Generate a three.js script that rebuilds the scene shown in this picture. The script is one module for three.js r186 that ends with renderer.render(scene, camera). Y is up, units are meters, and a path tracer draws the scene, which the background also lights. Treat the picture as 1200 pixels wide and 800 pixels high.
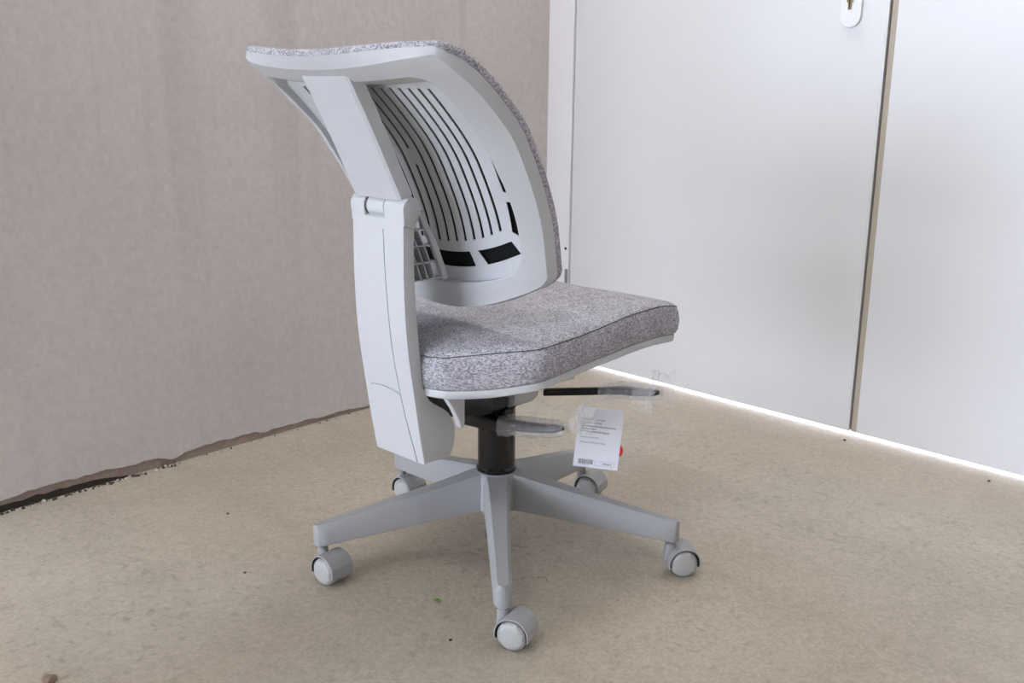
import * as THREE from 'three';
import { RoundedBoxGeometry } from 'three/addons/geometries/RoundedBoxGeometry.js';
import { RectAreaLightUniformsLib } from 'three/addons/lights/RectAreaLightUniformsLib.js';
import { mergeGeometries, mergeVertices, toCreasedNormals } from 'three/addons/utils/BufferGeometryUtils.js';

// ---------------------------------------------------------------- camera, sky, light, exposure
const scene = new THREE.Scene();
const camera = new THREE.PerspectiveCamera(37.15, 1.5, 0.05, 60);
camera.rotation.order = 'YXZ';
camera.position.set(1.2663, 0.8725, 1.2727);
camera.rotation.set(-0.2501, THREE.MathUtils.degToRad(44), 0.011);
scene.add(camera);

const renderer = new THREE.WebGLRenderer({ antialias: true });
renderer.toneMapping = THREE.LinearToneMapping;
renderer.toneMappingExposure = 1.0;
RectAreaLightUniformsLib.init();
renderer.shadowMap.enabled = true;
renderer.shadowMap.type = THREE.PCFSoftShadowMap;

const SKY = 9.0, DAY = 8.1, LAMP = 20, LAMP2 = 16;
function makeSky() {                       // overcast sky, a little brighter towards the zenith, computed
  const W = 256, H = 128, d = new Float32Array(W * H * 4);
  for (let j = 0; j < H; j++) {
    const el = ((j + 0.5) / H - 0.5) * Math.PI;
    const s = Math.max(0, Math.sin(el));
    const l = SKY * (el > 0 ? 0.75 + 0.35 * s : 0.35);
    for (let i = 0; i < W; i++) {
      const a = i / W * Math.PI * 2;
      const c = 1 + 0.05 * Math.sin(a * 3 + 5 * s) * Math.sin(9 * el + 2 * Math.sin(a * 2));
      const k = (j * W + i) * 4;
      d[k] = l * c * 0.893; d[k + 1] = l * c * 0.98; d[k + 2] = l * c * 1.2; d[k + 3] = 1;
    }
  }
  const t = new THREE.DataTexture(d, W, H, THREE.RGBAFormat, THREE.FloatType);
  t.mapping = THREE.EquirectangularReflectionMapping;
  t.magFilter = t.minFilter = THREE.LinearFilter; t.wrapS = THREE.RepeatWrapping; t.needsUpdate = true;
  return t;
}
scene.background = makeSky();

// ---------------------------------------------------------------- helpers
let seed = 7;
const rnd = () => { seed = (seed + 0x6d2b79f5) | 0; let t = Math.imul(seed ^ (seed >>> 15), 1 | seed); t = (t + Math.imul(t ^ (t >>> 7), 61 | t)) ^ t; return ((t ^ (t >>> 14)) >>> 0) / 4294967296; };
const rr = (a, b) => a + (b - a) * rnd();
const lerp = (a, b, t) => a + (b - a) * t;
const clamp = (x, a = 0, b = 1) => Math.min(b, Math.max(a, x));
const sstep = (a, b, x) => { const t = clamp((x - a) / (b - a)); return t * t * (3 - 2 * t); };
const V = (x, y, z) => new THREE.Vector3(x, y, z);
const P = (w, y, u) => V(w, y, -u);        // chair frame: w to its right, u forwards
const used = {};
function numbered(n) { const k = used[n] = (used[n] ?? -1) + 1; return k ? n + '_' + String(k).padStart(3, '0') : n; }
function curve1(pts) {                     // monotone-ish cubic interpolation of [x, y] pairs
  const n = pts.length, m = [];
  for (let i = 0; i < n; i++) {
    const a = pts[Math.max(0, i - 1)], b = pts[Math.min(n - 1, i + 1)];
    m.push((b[1] - a[1]) / (b[0] - a[0]));
  }
  return (x) => {
    if (x <= pts[0][0]) return pts[0][1] + m[0] * (x - pts[0][0]);
    if (x >= pts[n - 1][0]) return pts[n - 1][1] + m[n - 1] * (x - pts[n - 1][0]);
    let i = 0; while (x > pts[i + 1][0]) i++;
    const h = pts[i + 1][0] - pts[i][0], t = (x - pts[i][0]) / h, t2 = t * t, t3 = t2 * t;
    return (2 * t3 - 3 * t2 + 1) * pts[i][1] + (t3 - 2 * t2 + t) * h * m[i] + (-2 * t3 + 3 * t2) * pts[i + 1][1] + (t3 - t2) * h * m[i + 1];
  };
}
function geo(pos, idx) {
  const g = new THREE.BufferGeometry();
  g.setAttribute('position', new THREE.Float32BufferAttribute(pos, 3));
  g.setIndex(idx);
  return g;
}
// loops: arrays of Vector3 of equal length, joined one to the next
function loft(loops, { closed = true, cap0 = false, cap1 = false } = {}) {
  const n = loops[0].length, pos = [], idx = [];
  for (const l of loops) for (const p of l) pos.push(p.x, p.y, p.z);
  for (let i = 0; i + 1 < loops.length; i++) for (let j = 0; j < (closed ? n : n - 1); j++) {
    const a = i * n + j, b = i * n + (j + 1) % n, c = a + n, d = b + n;
    idx.push(a, b, d, a, d, c);
  }
  const cap = (l, flip) => {
    const c = new THREE.Vector3(); l.forEach((p) => c.add(p)); c.multiplyScalar(1 / n);
    const s = pos.length / 3; for (const p of l) pos.push(p.x, p.y, p.z); pos.push(c.x, c.y, c.z);
    for (let j = 0; j < n; j++) flip ? idx.push(s + n, s + (j + 1) % n, s + j) : idx.push(s + n, s + j, s + (j + 1) % n);
  };
  if (cap0) cap(loops[0], true);
  if (cap1) cap(loops[loops.length - 1], false);
  return geo(pos, idx);
}
function slab(f, na, nb, off) {            // f(a, b) and the same pushed by off(a, b): a closed plate
  const loops = [];
  for (const side of [0, 1]) {
    const rows = [];
    for (let i = 0; i <= na; i++) { const r = []; for (let j = 0; j <= nb; j++) { const p = f(i / na, j / nb); if (side) p.add(off(i / na, j / nb)); r.push(p); } rows.push(r); }
    loops.push(rows);
  }
  const pos = [], idx = [], N = (na + 1) * (nb + 1), at = (s, i, j) => s * N + i * (nb + 1) + j;
  for (const rows of loops) for (const r of rows) for (const p of r) pos.push(p.x, p.y, p.z);
  for (let i = 0; i < na; i++) for (let j = 0; j < nb; j++) {
    idx.push(at(0, i, j), at(0, i + 1, j), at(0, i + 1, j + 1), at(0, i, j), at(0, i + 1, j + 1), at(0, i, j + 1));
    idx.push(at(1, i, j), at(1, i + 1, j + 1), at(1, i + 1, j), at(1, i, j), at(1, i, j + 1), at(1, i + 1, j + 1));
  }
  const edge = (a, b) => idx.push(at(0, ...a), at(1, ...a), at(1, ...b), at(0, ...a), at(1, ...b), at(0, ...b));
  for (let i = 0; i < na; i++) { edge([i, 0], [i + 1, 0]); edge([i + 1, nb], [i, nb]); }
  for (let j = 0; j < nb; j++) { edge([0, j + 1], [0, j]); edge([na, j], [na, j + 1]); }
  return toCreasedNormals(geo(pos, idx), 0.7);
}
function boxUV(g, scale = 1) {             // uv in metres, projected along the main axis of each face
  g = g.index ? g.toNonIndexed() : g;
  const p = g.attributes.position, uv = new Float32Array(p.count * 2), a = V(), b = V(), c = V(), n = V();
  for (let i = 0; i < p.count; i += 3) {
    a.fromBufferAttribute(p, i); b.fromBufferAttribute(p, i + 1); c.fromBufferAttribute(p, i + 2);
    n.copy(b).sub(a).cross(c.clone().sub(a));
    const x = Math.abs(n.x), y = Math.abs(n.y), z = Math.abs(n.z);
    [a, b, c].forEach((q, k) => {
      const [s, t] = y >= x && y >= z ? [q.x, q.z] : x >= z ? [q.z, q.y] : [q.x, q.y];
      uv[(i + k) * 2] = s * scale; uv[(i + k) * 2 + 1] = t * scale;
    });
  }
  g.setAttribute('uv', new THREE.BufferAttribute(uv, 2));
  return g;
}
function smooth(g, angle) {                // vertex normals, creased where asked
  if (angle !== undefined) return toCreasedNormals(g.index ? g.toNonIndexed() : g, angle);
  g.computeVertexNormals(); return g;
}
function merge(list) {
  return mergeGeometries(list.map((g) => { g = g.index ? g.toNonIndexed() : g.clone(); for (const k of Object.keys(g.attributes)) if (!['position', 'normal', 'uv'].includes(k)) g.deleteAttribute(k); if (!g.attributes.uv) boxUV(g); return g; }));
}
function part(name, g, m, parent) {
  if (!g.attributes.normal) g.computeVertexNormals();
  if (!g.attributes.uv) g = boxUV(g);
  const o = new THREE.Mesh(g, m);
  o.name = name; o.castShadow = o.receiveShadow = true;
  if (parent) parent.add(o);
  return o;
}
function thing(name, label, category, pos = [0, 0, 0]) {
  const o = new THREE.Group(); o.name = numbered(name); o.position.set(...pos);
  o.userData = { label, category }; scene.add(o); return o;
}
function struct(name, g, m, parent, label) {
  const o = part(name, g, m, parent || scene);
  if (!parent) o.userData.kind = 'structure';
  if (label) o.userData.label = label;
  return o;
}
function box(w, h, d, x, y, z, r = 0) {
  const g = r ? new RoundedBoxGeometry(w, h, d, 3, r) : new THREE.BoxGeometry(w, h, d);
  g.translate(x, y, z); return boxUV(g);
}
function span(x0, x1, y0, y1, z0, z1, r = 0) { return box(x1 - x0, y1 - y0, z1 - z0, (x0 + x1) / 2, (y0 + y1) / 2, (z0 + z1) / 2, r); }
function tube(pts, r, n = 48, m = 10) {
  return new THREE.TubeGeometry(new THREE.CatmullRomCurve3(pts.map((p) => Array.isArray(p) ? V(...p) : p), false, 'centripetal'), n, r, m, false);
}
function extrudeW(profile, w0, w1, bevel = 0.002) {   // profile: [u, y] outline, extruded across the chair
  const s = new THREE.Shape(profile.map(([u, y]) => new THREE.Vector2(u, y)));
  const g = new THREE.ExtrudeGeometry(s, { depth: w1 - w0 - 2 * bevel, bevelEnabled: bevel > 0, bevelSize: bevel, bevelThickness: bevel, bevelSegments: 3, bevelOffset: -bevel, curveSegments: 8 });
  g.translate(0, 0, w0 + bevel);
  g.applyMatrix4(new THREE.Matrix4().makeBasis(V(0, 0, -1), V(0, 1, 0), V(1, 0, 0)));   // u -> -z, y -> y, depth -> +x
  return boxUV(toCreasedNormals(g, 0.55));
}

// ---------------------------------------------------------------- textures
function noise2(nx, ny) {                  // tiling value noise
  const g = new Float32Array(nx * ny).map(() => rnd());
  return (x, y) => {
    const X = x * nx, Y = y * ny, i = Math.floor(X), j = Math.floor(Y), fx = X - i, fy = Y - j, sx = fx * fx * (3 - 2 * fx), sy = fy * fy * (3 - 2 * fy);
    const q = (a, b) => g[(((b % ny) + ny) % ny) * nx + ((a % nx) + nx) % nx];
    return lerp(lerp(q(i, j), q(i + 1, j), sx), lerp(q(i, j + 1), q(i + 1, j + 1), sx), sy);
  };
}
function tex(size, fill, srgb = true, mirror = false) {
  const d = new Uint8Array(size * size * 4);
  for (let j = 0; j < size; j++) for (let i = 0; i < size; i++) {
    const c = fill(i / size, j / size, i, j), k = (j * size + i) * 4;
    d[k] = clamp(c[0], 0, 255); d[k + 1] = clamp(c[1], 0, 255); d[k + 2] = clamp(c[2], 0, 255); d[k + 3] = 255;
  }
  const t = new THREE.DataTexture(d, size, size, THREE.RGBAFormat);
  t.wrapS = t.wrapT = mirror ? THREE.MirroredRepeatWrapping : THREE.RepeatWrapping;
  t.magFilter = THREE.LinearFilter; t.minFilter = THREE.LinearMipmapLinearFilter; t.generateMipmaps = true;
  if (srgb) t.colorSpace = THREE.SRGBColorSpace;
  t.needsUpdate = true; return t;
}
function per(t, metres) { t.repeat.set(1 / metres, 1 / metres); return t; }

// screed floor: 2048 px over 3.2 m
function floorTextures() {
  const n1 = noise2(5, 5), n2 = noise2(14, 14), n3 = noise2(60, 60), n4 = noise2(300, 300), n5 = noise2(900, 900), st = noise2(6, 90);
  const S = 2048, marks = new Float32Array(S * S), bmp = new Float32Array(S * S);
  const line = (x, y, a, len, wd, v, wob) => { let px = x, py = y; for (let s = 0; s < len; s++) { a += (rnd() - 0.5) * wob; px += Math.cos(a); py += Math.sin(a); for (let q = -wd; q <= wd; q++) for (let p = -wd; p <= wd; p++) { const X = ((Math.round(px) + p) % S + S) % S, Y = ((Math.round(py) + q) % S + S) % S, k = Y * S + X; marks[k] = Math.abs(marks[k]) > Math.abs(v) ? marks[k] : v; } } };
  for (let i = 0; i < 130; i++) line(rnd() * S, rnd() * S, rnd() * 6.3, rr(30, 260), 0, rr(-14, 10), 0.02);
  for (let i = 0; i < 26; i++) line(rnd() * S, rnd() * S, rnd() * 6.3, rr(120, 600), 0, rr(6, 14), 0.01);
  const dot = (x, y, r, v, b) => { for (let q = -r; q <= r; q++) for (let p = -r; p <= r; p++) if (p * p + q * q <= r * r + 0.4) { const k = ((y + q + S) % S) * S + (x + p + S) % S; marks[k] = v; bmp[k] = b; } };
  for (let i = 0; i < 1500; i++) dot(Math.floor(rnd() * S), Math.floor(rnd() * S), rnd() < 0.05 ? 1 : 0, rr(-60, -20), -20);
  for (let i = 0; i < 900; i++) dot(Math.floor(rnd() * S), Math.floor(rnd() * S), 0, rr(8, 24), 6);
  const c = tex(S, (x, y, i, j) => {
    const m = (n1(x, y) - 0.5) * 20 + (n2(x, y) - 0.5) * 12 + (n3(x, y) - 0.5) * 5 + (n4(x, y) - 0.5) * 8 + (n5(x, y) - 0.5) * 20 + (st(x + 0.06 * n2(y, x), y) - 0.5) * 3;
    const pores = Math.max(0, n4(x + 0.37, y) - 0.72) * -70 * sstep(0.4, 0.8, n2(x + 0.5, y + 0.2));
    const warm = (n1(x + 0.3, y + 0.6) - 0.5) * 16, k = marks[j * S + i] + pores;
    return [186 + m + warm * 0.5 + k, 175 + m + k, 157 + m - warm * 0.6 + k];
  }, true, true);
  const b = tex(1024, (x, y, i, j) => { const v = 128 + (n4(x, y) - 0.5) * 60 + (n5(x, y) - 0.5) * 70 + bmp[(j * 2) * S + i * 2]; return [v, v, v]; }, false, true);
  return [per(c, 3.2), per(b, 3.2)];
}
const [floorMap, floorBump] = floorTextures();
// plaster wall with faint vertical runs
function wallTextures() {
  const n1 = noise2(4, 3), n2 = noise2(16, 12), n3 = noise2(220, 220), n4 = noise2(500, 500), runs = noise2(46, 2), runs2 = noise2(140, 3);
  const c = tex(1024, (x, y) => {
    const r = Math.max(0, runs(x, y) - 0.72) * -34 + Math.max(0, runs2(x, y) - 0.80) * -16;
    const m = (n1(x, y) - 0.5) * 9 + (n2(x, y) - 0.5) * 5 + (n3(x, y) - 0.5) * 7 + (n4(x, y) - 0.5) * 6 + r;
    return [207 + m, 201 + m * 1.02, 197 + m * 1.05];
  }, true, true);
  const b = tex(1024, (x, y) => { const v = 128 + (n3(x, y) - 0.5) * 110 + (n4(x, y) - 0.5) * 80 + (n2(x, y) - 0.5) * 40; return [v, v, v]; }, false, true);
  return [per(c, 2.4), per(b, 2.4)];
}
const [wallMap, wallBump] = wallTextures();
// heather weave: light and dark yarns
function weave() {
  const S = 512, g = new Float32Array(S * S), blotch = noise2(24, 24);
  for (let j = 0; j < S; j += 2) { let i = 0; while (i < S) { const L = 1 + Math.floor(rnd() * 1.9), v = rnd() < 0.36 ? rr(-48, -14) : rr(-6, 32); for (let q = 0; q < L * 2 && i < S; q++, i++) for (let p = 0; p < 2; p++) g[((j + p) % S) * S + i] = v; } }
  const c = tex(S, (x, y, i, j) => { const v = g[j * S + i] + (blotch(x, y) - 0.5) * 16; return [172 + v, 171 + v, 177 + v]; });
  const b = tex(S, (x, y, i, j) => { const v = 128 + g[j * S + i] * 0.8 + ((i >> 1) + (j >> 1)) % 2 * 50; return [v, v, v]; }, false);
  return [per(c, 0.37), per(b, 0.37)];
}
const [weaveMap, weaveBump] = weave();
const grainT = (() => { const a = noise2(170, 170), b = noise2(80, 80); return per(tex(256, (x, y) => { const v = 128 + (a(x, y) - 0.5) * 150 + (b(x, y) - 0.5) * 60; return [v, v, v]; }, false), 0.13); })();
const doorBump = (() => { const a = noise2(30, 30), b = noise2(120, 120); return per(tex(512, (x, y) => { const v = 128 + (a(x, y) - 0.5) * 90 + (b(x, y) - 0.5) * 50; return [v, v, v]; }, false, true), 1.2); })();
const filmBump = (() => { const a = noise2(9, 9), b = noise2(26, 26), c = noise2(60, 60); return per(tex(256, (x, y) => { const v = 255 * (Math.abs(a(x, y) - 0.5) * 0.9 + Math.abs(b(x, y) - 0.5) * 0.7 + Math.abs(c(x, y) - 0.5) * 0.3); return [v, v, v]; }, false), 0.11); })();

// ---------------------------------------------------------------- materials
const std = (o) => new THREE.MeshStandardMaterial({ side: THREE.DoubleSide, ...o });
const rgb = (r, g, b) => new THREE.Color().setRGB(r, g, b);
const M = {
  floor: std({ map: floorMap, bumpMap: floorBump, bumpScale: 0.0012, roughness: 0.62 }),
  wall: std({ map: wallMap, bumpMap: wallBump, bumpScale: 0.0012, roughness: 0.95 }),
  underlay: std({ color: 0xa5958a, roughness: 0.95, bumpMap: wallBump, bumpScale: 0.006 }),
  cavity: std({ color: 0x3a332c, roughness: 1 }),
  white: std({ color: 0xe4e4e2, roughness: 0.9 }),
  door: std({ color: rgb(0.78, 0.785, 0.78), roughness: 0.36, bumpMap: doorBump, bumpScale: 0.0006 }),
  doorFrame: std({ color: rgb(0.91, 0.90, 0.91), roughness: 0.38 }),
  seal: std({ color: 0xb9ae9d, roughness: 0.7 }),
  gap: std({ color: 0x4a4640, roughness: 0.9 }),
  lockPlate: std({ color: rgb(0.86, 0.86, 0.88), roughness: 0.28 }),
  brass: std({ color: 0x8f7c5a, roughness: 0.35, metalness: 0.9 }),
  steel: std({ color: 0x9a9c9e, roughness: 0.32, metalness: 0.9 }),
  dark: std({ color: 0x1c1b1a, roughness: 0.8 }),
  plastic: std({ color: rgb(0.575, 0.59, 0.60), roughness: 0.5, bumpMap: grainT, bumpScale: 0.0003 }),
  basePlastic: std({ color: rgb(0.355, 0.36, 0.362), roughness: 0.5, bumpMap: grainT, bumpScale: 0.0003 }),
  wheel: std({ color: rgb(0.43, 0.43, 0.415), roughness: 0.32 }),
  black: std({ color: 0x141416, roughness: 0.42 }),
  blackSatin: std({ color: 0x0c0c0d, roughness: 0.22 }),
  felt: std({ color: 0x040405, roughness: 1 }),
  fabric: std({ map: weaveMap, bumpMap: weaveBump, bumpScale: 0.0009, roughness: 0.95 }),
  seam: std({ color: 0x5a585e, roughness: 1 }),
  film: new THREE.MeshPhysicalMaterial({ color: 0xffffff, transmission: 0.84, thickness: 0, roughness: 0.10, ior: 1.5, bumpMap: filmBump, bumpScale: 0.006, side: THREE.DoubleSide }),
  sleeve: new THREE.MeshPhysicalMaterial({ color: 0xffffff, transmission: 1, thickness: 0, roughness: 0.06, ior: 1.5, side: THREE.DoubleSide }),
  red: std({ color: 0xd81420, roughness: 0.5 }),
  leaf: std({ color: 0x5c9a3c, roughness: 0.7 }),
  twig: std({ color: 0x6b5a45, roughness: 0.9 }),
  crumb: std({ color: 0x4f463c, roughness: 1 }),
  chalk: std({ color: 0xc9c5bc, roughness: 1 }),
};

// ---------------------------------------------------------------- the room
const XW = 3.4, ZW = 10.5, HC = 3.2, X0 = -4.6, Z0 = -1.095;
// the left wall is not quite square to the doors
const wallX = (z) => -0.834 + (z - 0.61) * 0.0289;
struct('floor', boxUV(span(X0 - 0.2, XW + 0.2, -0.12, 0, Z0 - 0.16, ZW + 0.2)), M.floor);
struct('ceiling', span(X0 - 0.2, XW + 0.2, HC, HC + 0.15, Z0 - 0.2, ZW + 0.2), M.white);
{ // plaster face with a broken lower edge over an older coat and a dark hollow
  const zs = [], N = 260, z0 = -1.13, z1 = 0.95, edge = [];
  const e1 = noise2(40, 1), e2 = noise2(120, 1);
  for (let i = 0; i <= N; i++) {
    const t = i / N, z = lerp(z0, z1, t);
    let h = 0.010 + 0.012 * e1(t, 0) + 0.006 * e2(t, 0);
    h += 0.012 * sstep(0.22, 0.40, z);                    // taller break near the hollow
    h *= 0.35 + 0.65 * sstep(-0.5, -0.1, z);
    edge.push([z, h]);
  }
  const f = (a, b) => { const i = Math.round(a * N), [z, h] = edge[i]; return V(wallX(z), lerp(h, HC, b), z); };
  struct('wall_left', slab(f, N, 1, () => V(-0.02, 0, 0)), M.wall);
  const w = scene.getObjectByName('wall_left');
  const g = (a, b) => { const z = lerp(z0, z1, a); return V(wallX(z) - 0.005, lerp(0, HC, b), z); };
  const back = slab(g, 8, 1, () => V(-0.115, 0, 0));
  part('older_plaster', back, M.underlay, w);
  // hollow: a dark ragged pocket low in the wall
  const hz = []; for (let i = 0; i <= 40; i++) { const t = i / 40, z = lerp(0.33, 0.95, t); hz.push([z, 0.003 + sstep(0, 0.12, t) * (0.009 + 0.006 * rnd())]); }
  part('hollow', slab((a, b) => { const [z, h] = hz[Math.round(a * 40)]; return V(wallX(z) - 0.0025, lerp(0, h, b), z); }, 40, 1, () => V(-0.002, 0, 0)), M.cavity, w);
}
struct('wall_return', span(X0, -0.85, 0, HC, 0.83, 0.95), M.white);
struct('wall_side', span(X0 - 0.2, X0, 0, HC, 0.83, ZW + 0.2), M.white);
struct('wall_right', span(XW, XW + 0.2, 0, HC, Z0 - 0.2, ZW + 0.2), std({ color: 0xbab3ae, roughness: 0.95 }));
{ // window wall behind the camera
  const y0 = 0.10, y1 = 3.0, xs = [[-4.45, -2.55], [-2.35, -0.45], [-0.25, 1.65]];
  struct('wall_window', merge([span(X0, XW, 0, y0, ZW, ZW + 0.2), span(X0, XW, y1, HC, ZW, ZW + 0.2), span(X0, xs[0][0], y0, y1, ZW, ZW + 0.2), span(xs[0][1], xs[1][0], y0, y1, ZW, ZW + 0.2), span(xs[1][1], xs[2][0], y0, y1, ZW, ZW + 0.2), span(xs[2][1], XW, y0, y1, ZW, ZW + 0.2)]), M.white);
  xs.forEach(([a, b], i) => {
    const f = 0.05;
    const w = struct('window_' + (i + 1), merge([span(a, b, y0, y0 + f, ZW + 0.06, ZW + 0.12), span(a, b, y1 - f, y1, ZW + 0.06, ZW + 0.12), span(a, a + f, y0 + f, y1 - f, ZW + 0.06, ZW + 0.12), span(b - f, b, y0 + f, y1 - f, ZW + 0.06, ZW + 0.12), span((a + b) / 2 - 0.03, (a + b) / 2 + 0.03, y0 + f, y1 - f, ZW + 0.06, ZW + 0.12)]), M.doorFrame);
    const dl = new THREE.RectAreaLight(rgb(0.893, 0.98, 1.2), DAY, b - a - 2 * f, y1 - y0 - 2 * f); dl.name = 'daylight'; dl.position.set((a + b) / 2, (y0 + y1) / 2, ZW - 0.02); scene.add(dl);   // shines into the room, along -z
    part('pane', span(a + f, b - f, y0 + f, y1 - f, ZW + 0.085, ZW + 0.089), M.sleeve, w);
  });
}
for (const [x, z, power, label] of [[-0.22, -0.62, LAMP, 'long white ceiling lamp in front of the doors'], [0.3, 1.7, LAMP2, 'long white ceiling lamp over the middle of the room']]) {   // ceiling luminaires
  const l = thing('ceiling_lamp', label, 'ceiling lamp', [x, HC - 0.012, z]);
  part('housing', span(-0.60, 0.60, -0.055, 0.01, -0.17, 0.17, 0.006), M.lockPlate, l);
  part('diffuser', span(-0.57, 0.57, -0.0625, -0.056, -0.145, 0.145, 0.002), std({ color: 0xf2f2ee, emissive: rgb(1, 0.97, 0.94), emissiveIntensity: 2.5, roughness: 0.6 }), l);
  const a = new THREE.RectAreaLight(rgb(1, 0.97, 0.94), power, 1.12, 0.28); a.name = 'lamp_light'; a.position.set(0, -0.066, 0); a.rotation.x = -Math.PI / 2; l.add(a);
}
{ // ground outside
  struct('ground_outside', span(-30, 30, -0.14, -0.02, Z0 - 30, Z0 - 0.16), std({ color: 0xc9c6c0, roughness: 0.95 }));
}
// door wall: a two-leaf steel door in a white frame, in its own slightly turned frame (s along it from the corner)
const doorRoot = new THREE.Group();
const DS = -0.883, leafGap = 0.018, K = 0.981;         // K: scale of the distances read along the doors
function doorAt(o) { o.position.set(DS, 0, Z0 - 0.012); o.rotation.y = -0.0107; return o; }
{
  const H = 2.1, T = 0.045;
  const fr = doorAt(struct('trim_1', merge([span(-0.03, 0.0985 * K, 0, H + 0.1, -0.10, 0.006, 0.002), span(0.0985 * K, 2.0, H + 0.004, H + 0.1, -0.10, 0.006), span(1.945 * K, 2.02, 0, H + 0.1, -0.10, 0.006)]), M.doorFrame));
  fr.userData.label = 'white door frame';
  const d1 = doorAt(struct('door_1', span(0.102 * K, 1.0765 * K, leafGap, H, -T, 0, 0.0025), M.door));
  const lp = part('lock_plate', (() => {
    const s = new THREE.Shape(), r = 0.0245; s.absarc(0, 0, r, Math.PI, 0, false); s.lineTo(r, 0.2); s.absarc(0, 0.2, r, 0, Math.PI, false); s.lineTo(-r, 0);
    const g = new THREE.ExtrudeGeometry(s, { depth: 0.006, bevelEnabled: true, bevelSize: 0.002, bevelThickness: 0.002, bevelSegments: 3, curveSegments: 24 });
    g.translate(0.987 * K, 1.032, 0.0005); return boxUV(g);
  })(), M.lockPlate, d1);
  const kx = 0.985 * K;
  part('keyhole', merge([new THREE.CylinderGeometry(0.0085, 0.0085, 0.003, 20).rotateX(Math.PI / 2).translate(kx, 1.068, 0.0095), box(0.009, 0.022, 0.003, kx, 1.057, 0.0095, 0.001)]), M.brass, lp);
  part('key_slot', merge([box(0.0028, 0.015, 0.001, kx, 1.056, 0.0114), box(0.004, 0.005, 0.001, kx - 0.0005, 1.068, 0.0114)]), M.dark, lp);
  const d2 = doorAt(struct('door_2', span(1.101 * K, 1.94 * K, leafGap, H, -T, 0, 0.0025), M.door));
  // lead edge, dark joint and seal strip where the leaves meet
  part('edge_strip', span(1.0770 * K, 1.0815 * K, leafGap, H, -T, 0.0015), M.door, d1);
  part('seal_strip', span(1.086 * K, 1.1005 * K, leafGap, H, -T, -0.003, 0.0015), M.seal, d2);
  part('rebate', span(1.0805 * K, 1.0865 * K, leafGap, H, -T, -0.02), M.gap, d2);
  // low hinge on the frame
  part('hinge', merge([new THREE.CylinderGeometry(0.0075, 0.0075, 0.072, 16).translate(0.086, 0.272, 0.010), span(0.04, 0.085, 0.236, 0.305, 0.005, 0.0085, 0.001)]), M.doorFrame, fr);
  part('hinge_pin', merge([new THREE.CylinderGeometry(0.0045, 0.0045, 0.088, 12).translate(0.0935, 0.264, 0.011), span(0.045, 0.093, 0.304, 0.308, 0.0085, 0.0105), span(0.045, 0.093, 0.242, 0.2445, 0.0085, 0.0105)]), M.steel, fr);
  part('screw', new THREE.CylinderGeometry(0.0042, 0.0042, 0.002, 12).rotateX(Math.PI / 2).translate(0.0865, 0.3715, 0.0065), M.dark, fr);
  struct('wall_back', merge([span(-0.2, 2.02, H + 0.1, HC, -0.14, 0), span(2.02, XW - DS + 0.2, 0, HC, -0.14, 0)]), M.wall);
  doorAt(scene.getObjectByName('wall_back'));
}

// ---------------------------------------------------------------- the chair
const chair = thing('office_chair', 'grey swivel office chair with heather fabric seat on a five star castor base', 'office chair');

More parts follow.
